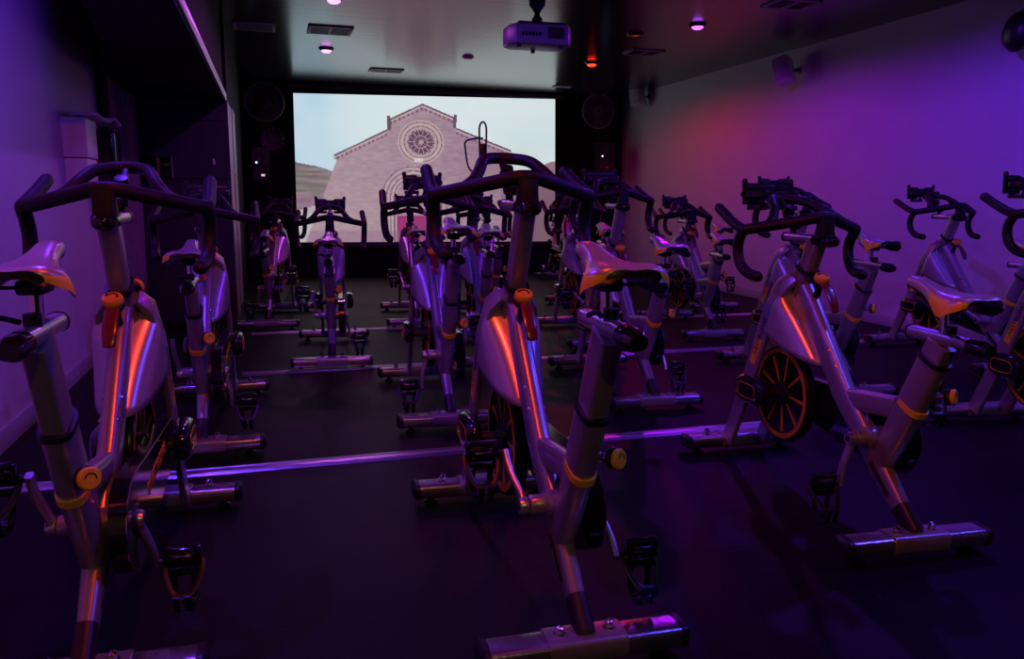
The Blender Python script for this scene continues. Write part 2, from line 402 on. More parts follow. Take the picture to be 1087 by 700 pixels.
# air vents
def vent(x, y, sx, sy, m, lab, cells=2):
    r = empty('ceiling_vent', (x, y, CEIL)); tag(r, lab, 'air vent', 'vents in the ceiling')
    bm = B()
    for a, b_ in (((-sx, -sy), (sx, -sy + 0.03)), ((-sx, sy - 0.03), (sx, sy)), ((-sx, -sy), (-sx + 0.03, sy)), ((sx - 0.03, -sy), (sx, sy))):
        box(bm, (a[0], a[1], -0.014), (b_[0], b_[1], -0.001), 0.003)
    if cells == 2: box(bm, (-0.012, -sy + 0.03, -0.014), (0.012, sy - 0.03, -0.001))
    link('frame', bm, m, r)
    bm = B(); n = 7
    for i in range(n):
        yy = -sy + 0.045 + (2 * sy - 0.09) * i / (n - 1)
        box(bm, (-sx + 0.03, yy - 0.006, -0.012), (sx - 0.03, yy + 0.006, -0.003), mtx=None)
    link('louvre', bm, M['black'] if cells == 2 else m, r)
PW = mat('vent_paint', (0.38, 0.33, 0.40), 0.5, var=0.05)
vent(0.63, 8.55, 0.22, 0.20, PW, 'rectangular ceiling vent with two dark cells left of the projector')
vent(-0.10, 8.60, 0.20, 0.20, PW, 'pale ceiling vent beside the bulkhead, leftmost of the vents', 1)
vent(1.52, 10.95, 0.22, 0.14, PW, 'small ceiling vent just above the middle of the screen')
vent(4.33, 6.17, 0.20, 0.16, PW, 'ceiling vent at the top right near the right wall')
vent(4.15, 8.65, 0.20, 0.16, PW, 'dim ceiling vent between violet and red downlights')
vent(4.25, 11.6, 0.14, 0.08, PW, 'thin ceiling vent near the far wall under the red downlight', 1)
bm = B(); lathe(bm, [(0.0, -0.03), (0.05, -0.028), (0.07, -0.008), (0.075, 0)], (2.31, 9.6, CEIL), (0, 0, 1), 24)
tag(link('smoke_detector', bm, M['white']), 'small round smoke detector on the ceiling between screen and projector', 'smoke detector')

# projector hanging from the ceiling
PX, PY, PZ = 1.95, 5.90, 2.415
pr = empty('projector', (PX, PY, PZ), radians(-4)); tag(pr, 'ceiling-hung projector, violet-lit, with black mounting arm', 'projector')
bm = B(); prism(bm, [(-0.23, -0.06), (-0.19, -0.15), (0.20, -0.15), (0.235, -0.09), (0.24, 0.12), (0.18, 0.16), (-0.18, 0.16), (-0.24, 0.09)], 'z', -0.10, 0.045, 0.018)
link('housing', bm, mat('projector_shell', (0.42, 0.40, 0.46), 0.35, var=0.03), pr)
bm = B(); box(bm, (-0.17, -0.13, 0.045), (0.18, 0.12, 0.060), 0.004); box(bm, (-0.03, -0.03, 0.06), (0.03, 0.03, 0.085)); link('mounting_plate', bm, M['black'], pr)
bm = B(); lathe(bm, [(0.028, 0.06), (0.040, 0.075), (0.040, 0.105), (0.022, 0.125), (0.020, 0.145), (0.060, 0.20), (0.062, 0.24), (0.022, 0.32), (0.022, 0.40), (0.07, 0.43), (0.07, 0.445)], (0, 0, 0), (0, 0, 1), 20); link('mounting_arm', bm, M['black'], pr)
bm = B(); lathe(bm, [(0.055, 0), (0.055, 0.03), (0.045, 0.045), (0.0, 0.045)], (-0.12, 0.145, -0.03), (0, 1, 0.05), 24); link('lens', bm, M['gloss'], pr)
bm = B()
for i in range(9): box(bm, (0.05 + i * 0.014, -0.155, -0.06), (0.056 + i * 0.014, -0.148, 0.02))
link('vent_slots', bm, M['ink'], pr)
bm = B()
for i in range(6): box(bm, (-0.15 + i * 0.026, -0.155, -0.045), (-0.134 + i * 0.026, -0.148, -0.02))
link('socket_row', bm, M['ink'], pr)
bm = B()
for x, y in ((-0.16, -0.1), (0.16, -0.1), (0.0, 0.12)): lathe(bm, [(0.016, 0), (0.016, -0.02), (0, -0.022)], (x, y, -0.10), (0, 0, 1), 12, close=False)
link('foot_screw', bm, M['black'], pr)

# ------------------------------------------------------------------ things on the walls
def wall_speaker(y, z, yaw, lab):
    r = empty('wall_speaker', (WX, y, z)); tag(r, lab, 'speaker', 'white speakers on the right wall')
    mt = Matrix.Translation((-0.19, 0, 0)) @ Matrix.Rotation(yaw, 4, 'Z') @ Matrix.Rotation(radians(-18), 4, 'X') @ Matrix.Rotation(radians(10), 4, 'Y')
    bm = B(); box(bm, (-0.10, -0.085, -0.14), (0.10, 0.085, 0.14), 0.012, mtx=mt); link('cabinet', bm, M['white'], r)
    bm = B(); box(bm, (-0.112, -0.078, -0.13), (-0.100, 0.078, 0.13), 0.004, mtx=mt); link('grille', bm, mat('speaker_cloth', (0.5, 0.48, 0.5), 0.7, bump=0.3, bscale=500), r)
    bm = B(); sweep(bm, smoothpath([(0, 0, 0.02), (-0.05, 0, 0.02), (-0.10, 0, 0.0)], 4), (0.015, 0.015)); lathe(bm, [(0.04, 0), (0.04, -0.012), (0, -0.012)], (0, 0, 0.02), (1, 0, 0), 16, close=False)
    link('bracket', bm, M['black'], r)
wall_speaker(11.55, 2.74, radians(35), 'small white speaker tilted high on the right wall, farther one lit pink')
wall_speaker(7.85, 2.60, radians(35), 'small white speaker tilted high on the right wall, nearer one lit violet')
r = empty('wall_fan', (WX, 4.93, 2.47)); tag(r, 'dark round wall fan high on the right wall at the picture edge', 'fan')
bm = B(); lathe(bm, [(0.0, -0.16), (0.06, -0.155), (0.13, -0.12), (0.155, -0.07), (0.14, -0.03), (0.06, -0.02), (0.0, -0.02)], (-0.10, 0, 0), (1, -0.25, -0.12), 28, close=False); link('cage', bm, M['black'], r)
bm = B(); sweep(bm, [(0, 0, 0), (-0.13, 0, 0)], (0.03, 0.03)); lathe(bm, [(0.07, 0), (0.07, -0.02), (0.0, -0.02)], (0, 0, 0), (1, 0, 0), 20, close=False); link('bracket', bm, M['black'], r)
def back_fan(x, z, lab):
    r = empty('wall_fan', (x, BY, z)); tag(r, lab, 'fan', 'round fans on the far wall')
    bm = B()
    for q, t in ((0.27, 0.014), (0.24, 0.004), (0.21, 0.004), (0.18, 0.004), (0.15, 0.004), (0.09, 0.004)):
        p = [(q * cos(2 * pi * i / 40), -0.16 - 0.04 * (1 - q / 0.27), q * sin(2 * pi * i / 40)) for i in range(41)]
        sweep(bm, p, (t, t), k=8, side=(0, 1, 0), cap=False)
    for i in range(36):
        a = 2 * pi * i / 36; sweep(bm, [(0.03 * cos(a), -0.20, 0.03 * sin(a)), (0.27 * cos(a), -0.16, 0.27 * sin(a))], (0.0022, 0.0022), k=5)
    link('grille', bm, M['grille'], r)
    bm = B()
    for i in range(3):
        a0 = 2 * pi * i / 3; pts = []
        for s, q in ((0, 0.03), (0.25, 0.14), (0.4, 0.23), (0.95, 0.23), (1.1, 0.12), (0.9, 0.03)): pts.append((q * cos(a0 + s), q * sin(a0 + s)))
        prism(bm, pts, 'y', -0.135, -0.128)
    link('blade', bm, M['black'], r)
    bm = B(); lathe(bm, [(0.0, -0.13), (0.07, -0.125), (0.075, -0.02), (0.0, -0.02)], (0, 0, 0), (0, 1, 0), 20, close=False); box(bm, (-0.04, -0.02, -0.10), (0.04, -0.001, 0.10)); box(bm, (-0.09, -0.07, -0.33), (0.05, -0.001, -0.30)); box(bm, (-0.02, -0.05, -0.31), (0.02, -0.001, -0.08))
    link('motor', bm, M['black'], r)
back_fan(-0.08 + 0.03, 2.54, 'round dark fan on the far wall left of the screen')
back_fan(5.145, 2.60, 'round dark fan on the far wall right of the screen')
r = empty('wall_clock', (0.06, BY, 2.04)); tag(r, 'round black wall clock left of the screen below the fan', 'clock')
bm = B(); lathe(bm, [(0.0, -0.03), (0.165, -0.03), (0.185, -0.035), (0.19, 0)], (0, 0, 0), (0, 1, 0), 36, close=False); link('case', bm, M['black'], r)
bm = B()
for i in range(12):
    if i in (3,): continue
    a = pi / 2 - 2 * pi * i / 12; mt = Matrix.Translation((0.145 * cos(a), -0.033, 0.145 * sin(a))) @ Matrix.Rotation(-a, 4, 'Y')
    box(bm, (-0.018, -0.002, -0.006), (0.018, 0.002, 0.006), mtx=mt)
link('hour_marks', bm, M['dial'], r)
bm = B(); box(bm, (0.12, -0.035, -0.02), (0.165, -0.031, 0.02)); link('red_mark', bm, M['red_ink'], r)
bm = B()
for a, l in ((radians(128), 0.12), (radians(-35), 0.085)):
    mt = Matrix.Translation((0, -0.036, 0)) @ Matrix.Rotation(-a, 4, 'Y'); box(bm, (-0.01, -0.002, -0.005), (l, 0.002, 0.005), mtx=mt)
link('hand', bm, M['dial'], r)
def pa(x, z, lab, w_=0.16):
    r = empty('loudspeaker', (x, BY - 0.35, z)); tag(r, lab, 'loudspeaker', 'black loudspeakers beside the screen')
    bm = B(); prism(bm, [(-w_, -0.14), (w_, -0.14), (w_ * 0.7, 0.15), (-w_ * 0.7, 0.15)], 'z', -0.27, 0.27, 0.02); link('cabinet', bm, M['black'], r)
    bm = B(); lathe(bm, [(0.11, -0.143), (0.10, -0.15), (0.04, -0.145), (0, -0.15)], (0, 0, -0.10), (0, 1, 0), 24, close=False); lathe(bm, [(0.06, -0.143), (0.05, -0.15), (0, -0.146)], (0, 0, 0.13), (0, 1, 0), 20, close=False); link('driver', bm, M['dark_metal'], r)
    bm = B(); lathe(bm, [(0.014, -0.142), (0.012, -0.150), (0, -0.152)], (-0.06, 0, 0.05), (0, 1, 0), 12, close=False); link('blue_light', bm, M['led_b'], r)
    bm = B(); box(bm, (0.0, -0.150, -0.14), (0.05, -0.142, -0.11)); link('status_light', bm, M['led_w'] if x < 1 else M['red_ink'], r)
    bm = B(); box(bm, (-0.03, 0.14, -0.05), (0.03, 0.35, 0.05)); link('wall_bracket', bm, M['black'], r)
pa(5.16, 1.82, 'black loudspeaker with blue light, right of the screen by the corner')
pa(-0.13, 1.62, 'black loudspeaker with blue and white lights, left of the screen', 0.12)

# paper box, soap unit and towel on the left wall
r = empty('towel_dispenser', (LX, 5.95, 1.50)); tag(r, 'white paper towel dispenser on the left wall above the first bike', 'dispenser')
bm = B(); box(bm, (0, -0.16, -0.06), (0.145, 0.16, 0.19), 0.008); link('cover', bm, M['white'], r)
bm = B(); box(bm, (0.0, -0.15, -0.23), (0.138, 0.15, -0.065), 0.012); link('lower_bin', bm, M['white'], r)
r = empty('soap_dispenser', (LX, 6.62, 1.45)); tag(r, 'glossy black wall dispenser beside the white towel box', 'dispenser')
bm = B(); box(bm, (0, -0.13, -0.22), (0.19, 0.13, 0.22), 0.03, 4); link('housing', bm, M['gloss'], r)
bm = B(); box(bm, (0.06, -0.138, -0.02), (0.075, -0.13, 0.16), 0.002); link('edge_trim_or_glint', bm, M['gold'], r)  # gold bar paints a highlight onto the glossy black housing
bm = B(); lathe(bm, [(0.022, 0), (0.028, 0.02), (0.02, 0.035), (0, 0.038)], (0.12, -0.13, -0.05), (0, -1, 0), 16, close=False); link('push_button', bm, M['chrome'], r)
bm = B(); pts = []
for i in range(25):
    t = i / 24; pts.append((5.80 + 1.02 * t, 1.722 + 0.012 * sin(t * 9) + 0.03 * math.exp(-((t - 0.72) / 0.22) ** 2)))
top = []
for (y, z) in pts:
    z = max(z, 1.722 + (0.0 if y > 6.12 else 0.0)); top.append([bm.verts.new((LX + 0.03 + 0.16 * q, y + 0.01 * sin(q * 7), z + 0.004 * sin(q * 9 + y * 20))) for q in (0, 0.25, 0.5, 0.75, 1.0)])
for a, b_ in zip(top, top[1:]):
    for j in range(4): bm.faces.new((a[j], a[j + 1], b_[j + 1], b_[j]))
tw = link('paper_towel', bm, M['paper']); tw.modifiers.new('t', 'SOLIDIFY').thickness = 0.018
tag(tw, 'crumpled white paper towels lying on top of the two wall dispensers', 'paper towel')
# panel and switch on the partition
r = empty('notice_panel', (-1.03, 8.2, 1.46)); tag(r, 'dark glass-fronted wall panel with pale edge on the dark partition', 'wall panel')
bm = B(); box(bm, (-0.15, -0.035, -0.10), (0.15, 0, 0.10), 0.004); link('case', bm, M['gloss'], r)
bm = B(); box(bm, (0.142, -0.040, -0.10), (0.152, -0.034, 0.10)); link('edge_trim_or_glint', bm, M['post'], r)
bm = B(); box(bm, (0.02, -0.040, -0.07), (0.04, -0.034, 0.09)); link('gold_reflection', bm, M['gold'], r)  # gold reflection in the panel glass, painted as a thin bar
bm = B(); box(bm, (-0.525, 8.185, 1.49), (-0.505, 8.2, 1.55), 0.003); tag(link('light_switch', bm, M['white']), 'small pale light switch on the dark partition near the grey jamb', 'light switch')

# ------------------------------------------------------------------ the exercise bike
PARTS = []            # (object, set) for parts that shift with the bars or the saddle
BB_ = Vector((-0.355, 0, 0.352)); CR = 0.17
def P3(p): return (p[0], 0, p[1])
def make_bike():
    root = empty('exercise_bike')
    def part(name, bm, m, st='frame', smooth=True):
        o = link(name, bm, m, root, smooth); o['st'] = st; return o
    def sub(name, bm, m, par, smooth=True): return link(name, bm, m, par, smooth)
    # stabilizers
    for sx, half, rear in ((-0.585, 0.262, True), (0.61, 0.268, False)):
        bm = B(); sweep(bm, [(sx, -half, 0.056), (sx, half, 0.056)], (0.048, 0.030), 4.0, 24, side=(1, 0, 0))
        st = part('stabilizer', bm, M['worn'])
        for s in (-1, 1):
            bm = B(); sweep(bm, [(sx, s * (half - 0.004), 0.056), (sx, s * (half + 0.012), 0.056), (sx, s * (half + 0.022), 0.056)], [(0.0505, 0.0325), (0.0505, 0.0325), (0.036, 0.022)], 4.0, 24, side=(1, 0, 0)); sub('end_cap', bm, M['black'], st)
            bm = B(); lathe(bm, [(0.026, 0.0), (0.026, 0.010), (0.012, 0.014), (0.012, 0.03)], (sx, s * (half - 0.05), 0), (0, 0, 1), 16); sub('levelling_foot', bm, M['black'], st)
            bm = B(); y = s * (0.068 if rear else 0.17)
            lathe(bm, [(0.017, 0.088), (0.017, 0.093), (0.011, 0.094), (0.013, 0.098), (0.012, 0.108), (0.005, 0.114), (0, 0.115)], (sx, y, 0), (0, 0, 1), 14, close=False); sub('bolt', bm, M['chrome'], st)
        bm = B(); sweep(bm, [(sx, -0.105, 0.058), (sx, 0.105, 0.058)], (0.0515, 0.0335), 4.5, 24, side=(1, 0, 0)); sub('sleeve', bm, M['silver'], st)
    # main tube
    ax = [(0.185, 0.865), (0.10, 0.775), (0.0, 0.655), (-0.09, 0.55), (-0.145, 0.482), (-0.20, 0.43), (-0.30, 0.345), (-0.41, 0.235), (-0.50, 0.155), (-0.588, 0.078)]
    ab = [(0.031, 0.045), (0.031, 0.050), (0.030, 0.050), (0.030, 0.050), (0.030, 0.052), (0.030, 0.050), (0.032, 0.047), (0.029, 0.044), (0.025, 0.036), (0.023, 0.033)]
    bm = B(); sweep(bm, [P3(p) for p in ax], ab, 3.0, 24, side=(0, 1, 0)); fr = part('main_tube', bm, M['silver'])
    bm = B(); sweep(bm, [P3(p) for p in [(-0.512, 0.148), (-0.588, 0.080)]], (0.0262, 0.037), 3.0, 24, side=(0, 1, 0)); sub('foot_sleeve', bm, M['dark_metal'], fr)
    for s in (-1, 1):
        bm = B(); sweep(bm, [(-0.375, s * 0.0305, 0.268), (-0.475, s * 0.0275, 0.175)], (0.0015, 0.011), 5, 12, side=(0, 1, 0)); sub('slot_plate', bm, M['dark_metal'], fr)
    for z, x in ((0.60, -0.047), (0.545, -0.095)):
        for s in (-1, 1): bm = B(); lathe(bm, [(0.006, 0.0), (0.006, 0.003), (0, 0.004)], (x - 0.03, s * 0.024, z + 0.022), (-0.5, s * 0.6, 0.4), 8, close=False); sub('rivet', bm, M['chrome'], fr)
    bm = B(); lathe(bm, [(0.026, -0.088), (0.029, -0.084), (0.029, -0.045), (0.038, -0.04), (0.038, 0.04), (0.029, 0.045), (0.029, 0.084), (0.026, 0.088)], BB_, (0, 1, 0), 24); part('bottom_bracket', bm, M['silver'])
    # cross strut, seat tube
    bm = B(); sweep(bm, [P3(p) for p in [(-0.17, 0.452), (-0.30, 0.470), (-0.46, 0.488)]], (0.024, 0.040), 3.2, 20, side=(0, 1, 0)); part('cross_strut', bm, M['silver'])
    bm = B(); sweep(bm, [P3(p) for p in [(-0.392, 0.262), (-0.455, 0.385), (-0.53, 0.535), (-0.600, 0.682)]], [(0.031, 0.042), (0.033, 0.052), (0.035, 0.056), (0.035, 0.056)], 2.6, 24, side=(0, 1, 0)); stb = part('seat_tube', bm, M['silver'])
    bm = B(); sweep(bm, [P3(p) for p in [(-0.598, 0.680), (-0.604, 0.694)]], (0.0385, 0.059), 2.8, 24, side=(0, 1, 0)); sub('collar', bm, M['black'], stb)
    bm = B(); sweep(bm, [(-0.519, 0, 0.500), (-0.5285, 0, 0.520)], (0.0368, 0.0575), 2.6, 24, side=(0, 1, 0)); sub('strap', bm, M['yellow'], stb)
    # seat post and slider
    d = Vector((-0.44, 0, 1)).normalized()
    o0 = Vector((-0.603, 0, 0.692))
    bm = B(); sweep(bm, [o0 - d * 0.25, o0 + d * 0.058], (0.027, 0.045), 6, 24, side=(0, 1, 0)); sp = part('seat_post', bm, M['silver'], 'seatpost')
    bm = B()
    for i in range(9):
        q = o0 + d * (0.045 - i * 0.020); f = Vector((0.914, 0, 0.402)) * 0.0445
        lathe(bm, [(0.0065, 0), (0.0065, 0.0012), (0, 0.0014)], q + f, (0.914, 0, 0.402), 10, close=False)
    sub('height_holes', bm, M['ink'], sp)
    bm = B(); sweep(bm, [(-0.488, 0, 0.765), (-0.765, 0, 0.762)], (0.023, 0.021), 2.6, 24, side=(0, 1, 0)); sl = part('seat_slider', bm, M['satin'], 'seat')
    bm = B(); sweep(bm, [(-0.482, 0, 0.765), (-0.490, 0, 0.765)], (0.025, 0.023), 2.6, 24, side=(0, 1, 0)); sub('end_plug', bm, M['dark_metal'], sl)
    bm = B(); sweep(bm, [(-0.742, 0, 0.760), (-0.75, 0, 0.760), (-0.80, 0, 0.757), (-0.822, 0, 0.756)], [(0.024, 0.022), (0.031, 0.026), (0.030, 0.025), (0.020, 0.017)], 2.4, 24, side=(0, 1, 0)); cap = sub('slider_knob', bm, M['gloss'], sl)
    bm = B(); sweep(bm, smoothpath([(-0.66, 0.024, 0.79), (-0.70, 0.05, 0.806), (-0.74, 0.085, 0.806)], 4), [(0.006, 0.005)] * 9, 3, 10, side=(0, 0, 1)); lathe(bm, [(0.018, 0), (0.018, 0.03), (0, 0.032)], (-0.66, 0.0, 0.778), (0, 0, 1), 16, close=False); sub('clamp_lever', bm, M['black'], sl)
    # saddle
    bm = B(); sweep(bm, [(-0.630, 0, 0.775), (-0.622, 0, 0.868)], (0.014, 0.014), 2, 18); part('saddle_pin', bm, M['chrome'], 'seat')
    bm = B(); box(bm, (-0.665, -0.028, 0.845), (-0.585, 0.028, 0.876), 0.008); sc = part('saddle_clamp', bm, M['black'], 'seat')
    bm = B()
    for s in (-1, 1): sweep(bm, smoothpath([(-0.52, s * 0.012, 0.888), (-0.58, s * 0.022, 0.862), (-0.66, s * 0.024, 0.862), (-0.745, s * 0.045, 0.872)], 4), (0.004, 0.004), k=8)
    sub('rail', bm, M['dark_metal'], sc)
    prof = [(-0.464, 0.010, 0.932, 0.012), (-0.468, 0.021, 0.945, 0.022), (-0.482, 0.028, 0.951, 0.034), (-0.520, 0.029, 0.947, 0.040), (-0.560, 0.032, 0.936, 0.044), (-0.600, 0.043, 0.925, 0.052), (-0.640, 0.062, 0.919, 0.060),
            (-0.680, 0.082, 0.918, 0.066), (-0.715, 0.096, 0.921, 0.066), (-0.745, 0.101, 0.922, 0.058), (-0.768, 0.097, 0.921, 0.042), (-0.784, 0.084, 0.916, 0.030), (-0.791, 0.064, 0.910, 0.018)]
    bm = B(); rows = []; K = 16
    for (x, hw, zt, th) in prof:
        row = []
        wing = max(0, (hw - 0.035) / 0.066)
        for i in range(K + 1):
            u = -1 + 2 * i / K; y = hw * sin(u * pi / 2)
            q = abs(u); dip = 0.010 * wing * math.exp(-(u / 0.25) ** 2)
            z = zt - dip - (th * 0.80) * (q ** 3.2) - 0.026 * wing * q * q
            xx = x + (0.020 * wing * (q ** 2) if x < -0.74 else 0)
            row.append(bm.verts.new((xx, y, z)))
        for i in range(1, 8):                                  # hollow underside
            u = 1 - 2 * i / 8; row.append(bm.verts.new((x, hw * 0.90 * sin(u * pi / 2), zt - 0.012 - 0.012 * (1 - wing) - (th * 0.80) * abs(u) ** 2.4 - 0.026 * wing * u * u)))
        rows.append(row)
    L_ = len(rows[0])
    for a, (r0, r1) in enumerate(zip(rows, rows[1:])):
        for i in range(L_):
            f = bm.faces.new((r0[i], r0[(i + 1) % L_], r1[(i + 1) % L_], r1[i]))
            xm = (prof[a][0] + prof[a + 1][0]) / 2
            if i >= K: f.material_index = 2
            else:
                u = abs(-1 + 2 * (i + 0.5) / K)
                if xm < -0.61 and u > (0.60 if xm > -0.75 else 0.76): f.material_index = 1
    bm.faces.new(rows[0][::-1]).material_index = 0; bm.faces.new(rows[-1]).material_index = 2
    part('saddle', bm, [M['vinyl'], M['yellow'], M['black']], 'seat')
    # fork, head sleeve
    for s in (-1, 1):
        bm = B(); sweep(bm, [(0.165, s * 0.040, 0.885), (0.195, s * 0.074, 0.845), (0.255, s * 0.090, 0.725), (0.365, s * 0.090, 0.465), (0.470, s * 0.090, 0.235), (0.548, s * 0.090, 0.072)],
              [(0.011, 0.030), (0.012, 0.038), (0.012, 0.042), (0.012, 0.044), (0.012, 0.042), (0.013, 0.042)], 5, 20, side=(0, 1, 0)); fk = part('fork_blade', bm, M['silver'])
        # yellow lettered strip on the outer face
        A0, A1 = Vector((0.352, 0, 0.485)), Vector((0.252, 0, 0.722)); dd = (A1 - A0).normalized()
        bm = B(); yy = s * 0.1022
        sweep(bm, [A0 + Vector((0, yy, 0)), A1 + Vector((0, yy - s * 0.003, 0))], (0.0012, 0.021), 8, 12, side=(0, 1, 0)); sub('label_strip', bm, M['yellow'], fk)
        mid = (A0 + A1) / 2 + Vector((0, s * 0.1020, 0))
        ux = dd if s < 0 else dd; nz = Vector((0, s, 0)); uy = nz.cross(ux)
        mt = Matrix.Identity(4)
        for i in range(3): mt[i][0] = ux[i]; mt[i][1] = uy[i]; mt[i][2] = nz[i]; mt[i][3] = mid[i]
        textmesh('lettering', 'LIVESTRONG', 0.036, M['ink'], fk, mt, 0.0010)
    bm = B(); sweep(bm, [P3(p) for p in [(0.262, 0.69), (0.235, 0.75), (0.180, 0.855), (0.140, 0.915)]], [(0.060, 0.028), (0.054, 0.036), (0.036, 0.046), (0.033, 0.046)], 4, 24, side=(0, 1, 0)); hs = part('head_sleeve', bm, M['silver'])
    bm = B(); sweep(bm, [P3(p) for p in [(0.141, 0.913), (0.134, 0.928)]], (0.039, 0.051), 4, 24, side=(0, 1, 0)); sub('collar', bm, M['black'], hs)
    # flywheel
    W = Vector((0.245, 0, 0.370)); R = 0.205
    bm = B(); lathe(bm, [(0.0, -0.012), (0.165, -0.012), (0.172, -0.022), (R, -0.022), (R + 0.004, -0.016), (R + 0.004, 0.016), (R, 0.022), (0.172, 0.022), (0.165, 0.012), (0.0, 0.012)], W, (0, 1, 0), 64, close=False)
    fw_ = part('flywheel', bm, M['wheel'])
    bm = B()
    for s in (-1, 1):
        lathe(bm, [(0.176, s * 0.0222), (0.176, s * 0.0235), (0.196, s * 0.0235), (0.196, s * 0.0222)], W, (0, 1, 0), 64, close=False)
        for i in range(9):
            a = 2 * pi * i / 9 + 0.3; mt = Matrix.Translation(W) @ Matrix.Rotation(a, 4, 'Y')
            vs = [bm.verts.new(mt @ Vector(p)) for p in ((0.055, s * 0.0135, -0.003), (0.055, s * 0.0135, 0.003), (0.172, s * 0.0175, 0.008), (0.172, s * 0.0175, -0.008))]
            vt = [bm.verts.new(mt @ Vector(p)) for p in ((0.055, s * 0.0115, -0.003), (0.055, s * 0.0115, 0.003), (0.172, s * 0.0115, 0.008), (0.172, s * 0.0115, -0.008))]
            bm.faces.new(vs); bm.faces.new(vt[::-1])
            for k in range(4): bm.faces.new((vs[k], vs[(k + 1) % 4], vt[(k + 1) % 4], vt[k]))
    sub('rim_print', bm, M['wheel_orange'], fw_, False)
    bm = B(); lathe(bm, [(0.0, -0.105), (0.018, -0.105), (0.018, -0.03), (0.05, -0.028), (0.05, 0.028), (0.018, 0.03), (0.018, 0.105), (0, 0.105)], W, (0, 1, 0), 24, close=False); sub('hub', bm, M['dark_metal'], fw_)
    for s in (-1, 1):
        cx = 0.315
        bm = B(); ys = s * 0.098 if s > 0 else s * 0.112
        prof_ = [(0.0, 1.0), (0.012, 1.04), (0.034, 1.0), (0.046, 0.86), (0.050, 0.6)]
        rings = []
        for h, k_ in prof_:
            rings.append([bm.verts.new((cx + p[0], ys + s * h, 0.372 + p[1])) for p in sect(0.115 * k_, 0.062 * k_, 3.0, 32)])
        for a, b_ in zip(rings, rings[1:]):
            for i in range(32): bm.faces.new((a[i], a[(i + 1) % 32], b_[(i + 1) % 32], b_[i]))
        bm.faces.new(rings[0]); bm.faces.new(rings[-1])
        pod = part('axle_cover', bm, M['gloss'])
        bm = B(); pp = [(cx + p[0], ys + s * 0.0500, 0.372 + p[1]) for p in sect(0.072, 0.032, 3.5, 36)]; pp.append(pp[0]); sweep(bm, pp, (0.0022, 0.0022), k=6, cap=False, side=(0, 1, 0)); sub('outline', bm, M['gold'], pod)
    # splash shroud straddling the wheel
    bm = B(); NV, NU = 16, 34; grid = []
    def fork_x(z): return 0.255 + (0.725 - z) * 0.43
    def tube_x(z): return 0.185 - (0.865 - z) * 0.80
    for u in range(NU + 1):
        t = -1 + 2 * u / NU; q = abs(t)                                 # 0 at the back, 1 at the fork
        zl = 0.548 + 0.004 * q + 0.085 * q ** 2.2
        col = []
        for v in range(NV + 1):
            k_ = v / NV; z = 0.868 + (zl - 0.868) * (k_ ** 1.25)
            k2 = min(1, (0.868 - z) / 0.32)
            hw = 0.050 + 0.056 * (1 - (1 - min(1, k2 * 2.4)) ** 2.0) - 0.010 * max(0, k2 - 0.6)
            xb = tube_x(z) + 0.030; xf = fork_x(z) - 0.028
            ang = q * pi / 2
            sx_ = 1 - abs(cos(ang)) ** (2 / 2.3); sy_ = abs(sin(ang)) ** (2 / 2.6)
            top_in = 1 - max(0, 1 - k_ * 3.2) ** 2 * 0.55
            x = xb + (xf - xb) * sx_; y = math.copysign(hw * sy_ * top_in, t) if q > 0 else 0
            if k_ < 0.25: x = x + (xf - x) * (0.25 - k_) * 0.6
            col.append(bm.verts.new((x, y, z)))
        grid.append(col)
    for a, b_ in zip(grid, grid[1:]):
        for j in range(NV): bm.faces.new((a[j], b_[j], b_[j + 1], a[j + 1]))
    ce = bm.verts.new((0.17, 0, 0.872))
    for a, b_ in zip(grid, grid[1:]): bm.faces.new((a[0], b_[0], ce))
    sh = part('splash_shroud', bm, M['shroud']); md = sh.modifiers.new('t', 'SOLIDIFY'); md.thickness = 0.005; md.offset = 1
    # drive guard on the right
    def hull(c0, r0, c1, r1, extra=None):
        import itertools
        pts = [(c0[0] + r0 * cos(2 * pi * i / 40), c0[1] + r0 * sin(2 * pi * i / 40)) for i in range(40)] + [(c1[0] + r1 * cos(2 * pi * i / 40), c1[1] + r1 * sin(2 * pi * i / 40)) for i in range(40)]
        if extra: pts += extra
        pts = sorted(set((round(a, 5), round(b, 5)) for a, b in pts))
        def half(ps):
            h = []
            for p in ps:
                while len(h) >= 2 and (h[-1][0] - h[-2][0]) * (p[1] - h[-2][1]) - (h[-1][1] - h[-2][1]) * (p[0] - h[-2][0]) <= 0: h.pop()
                h.append(p)
            return h
        lo = half(pts); up = half(pts[::-1]); return lo[:-1] + up[:-1]
    hp = hull((BB_.x + 0.01, BB_.z - 0.01), 0.130, (0.27, 0.375), 0.075, [(0.42, 0.435)])
    bm = B(); prism(bm, hp, 'y', -0.098, -0.052, 0.010); gd = part('drive_guard', bm, M['gloss'])
    bm = B(); loop = [(p[0], -0.096, p[1]) for p in hp]; loop.append(loop[0]); sweep(bm, loop, (0.0022, 0.0022), k=6, side=(0, 1, 0), cap=False); sub('edge_line', bm, M['chrome'], gd)
    bm = B(); lathe(bm, [(0.045, -0.098), (0.040, -0.104), (0, -0.104)], BB_, (0, 1, 0), 24, close=False); sub('hub_cap', bm, M['dark_metal'], gd)
    ux = Vector((-0.985, 0, -0.10)).normalized() * -1; ux = Vector((0.985, 0, 0.10)).normalized(); nz = Vector((0, -1, 0)); uy = nz.cross(ux); mt = Matrix.Identity(4); mid = Vector((-0.02, -0.0985, 0.385))
    for i in range(3): mt[i][0] = ux[i]; mt[i][1] = uy[i]; mt[i][2] = nz[i]; mt[i][3] = mid[i]
    textmesh('lettering', 'LIVESTRONG', 0.055, M['wheel_orange'], gd, mt, 0.0010)
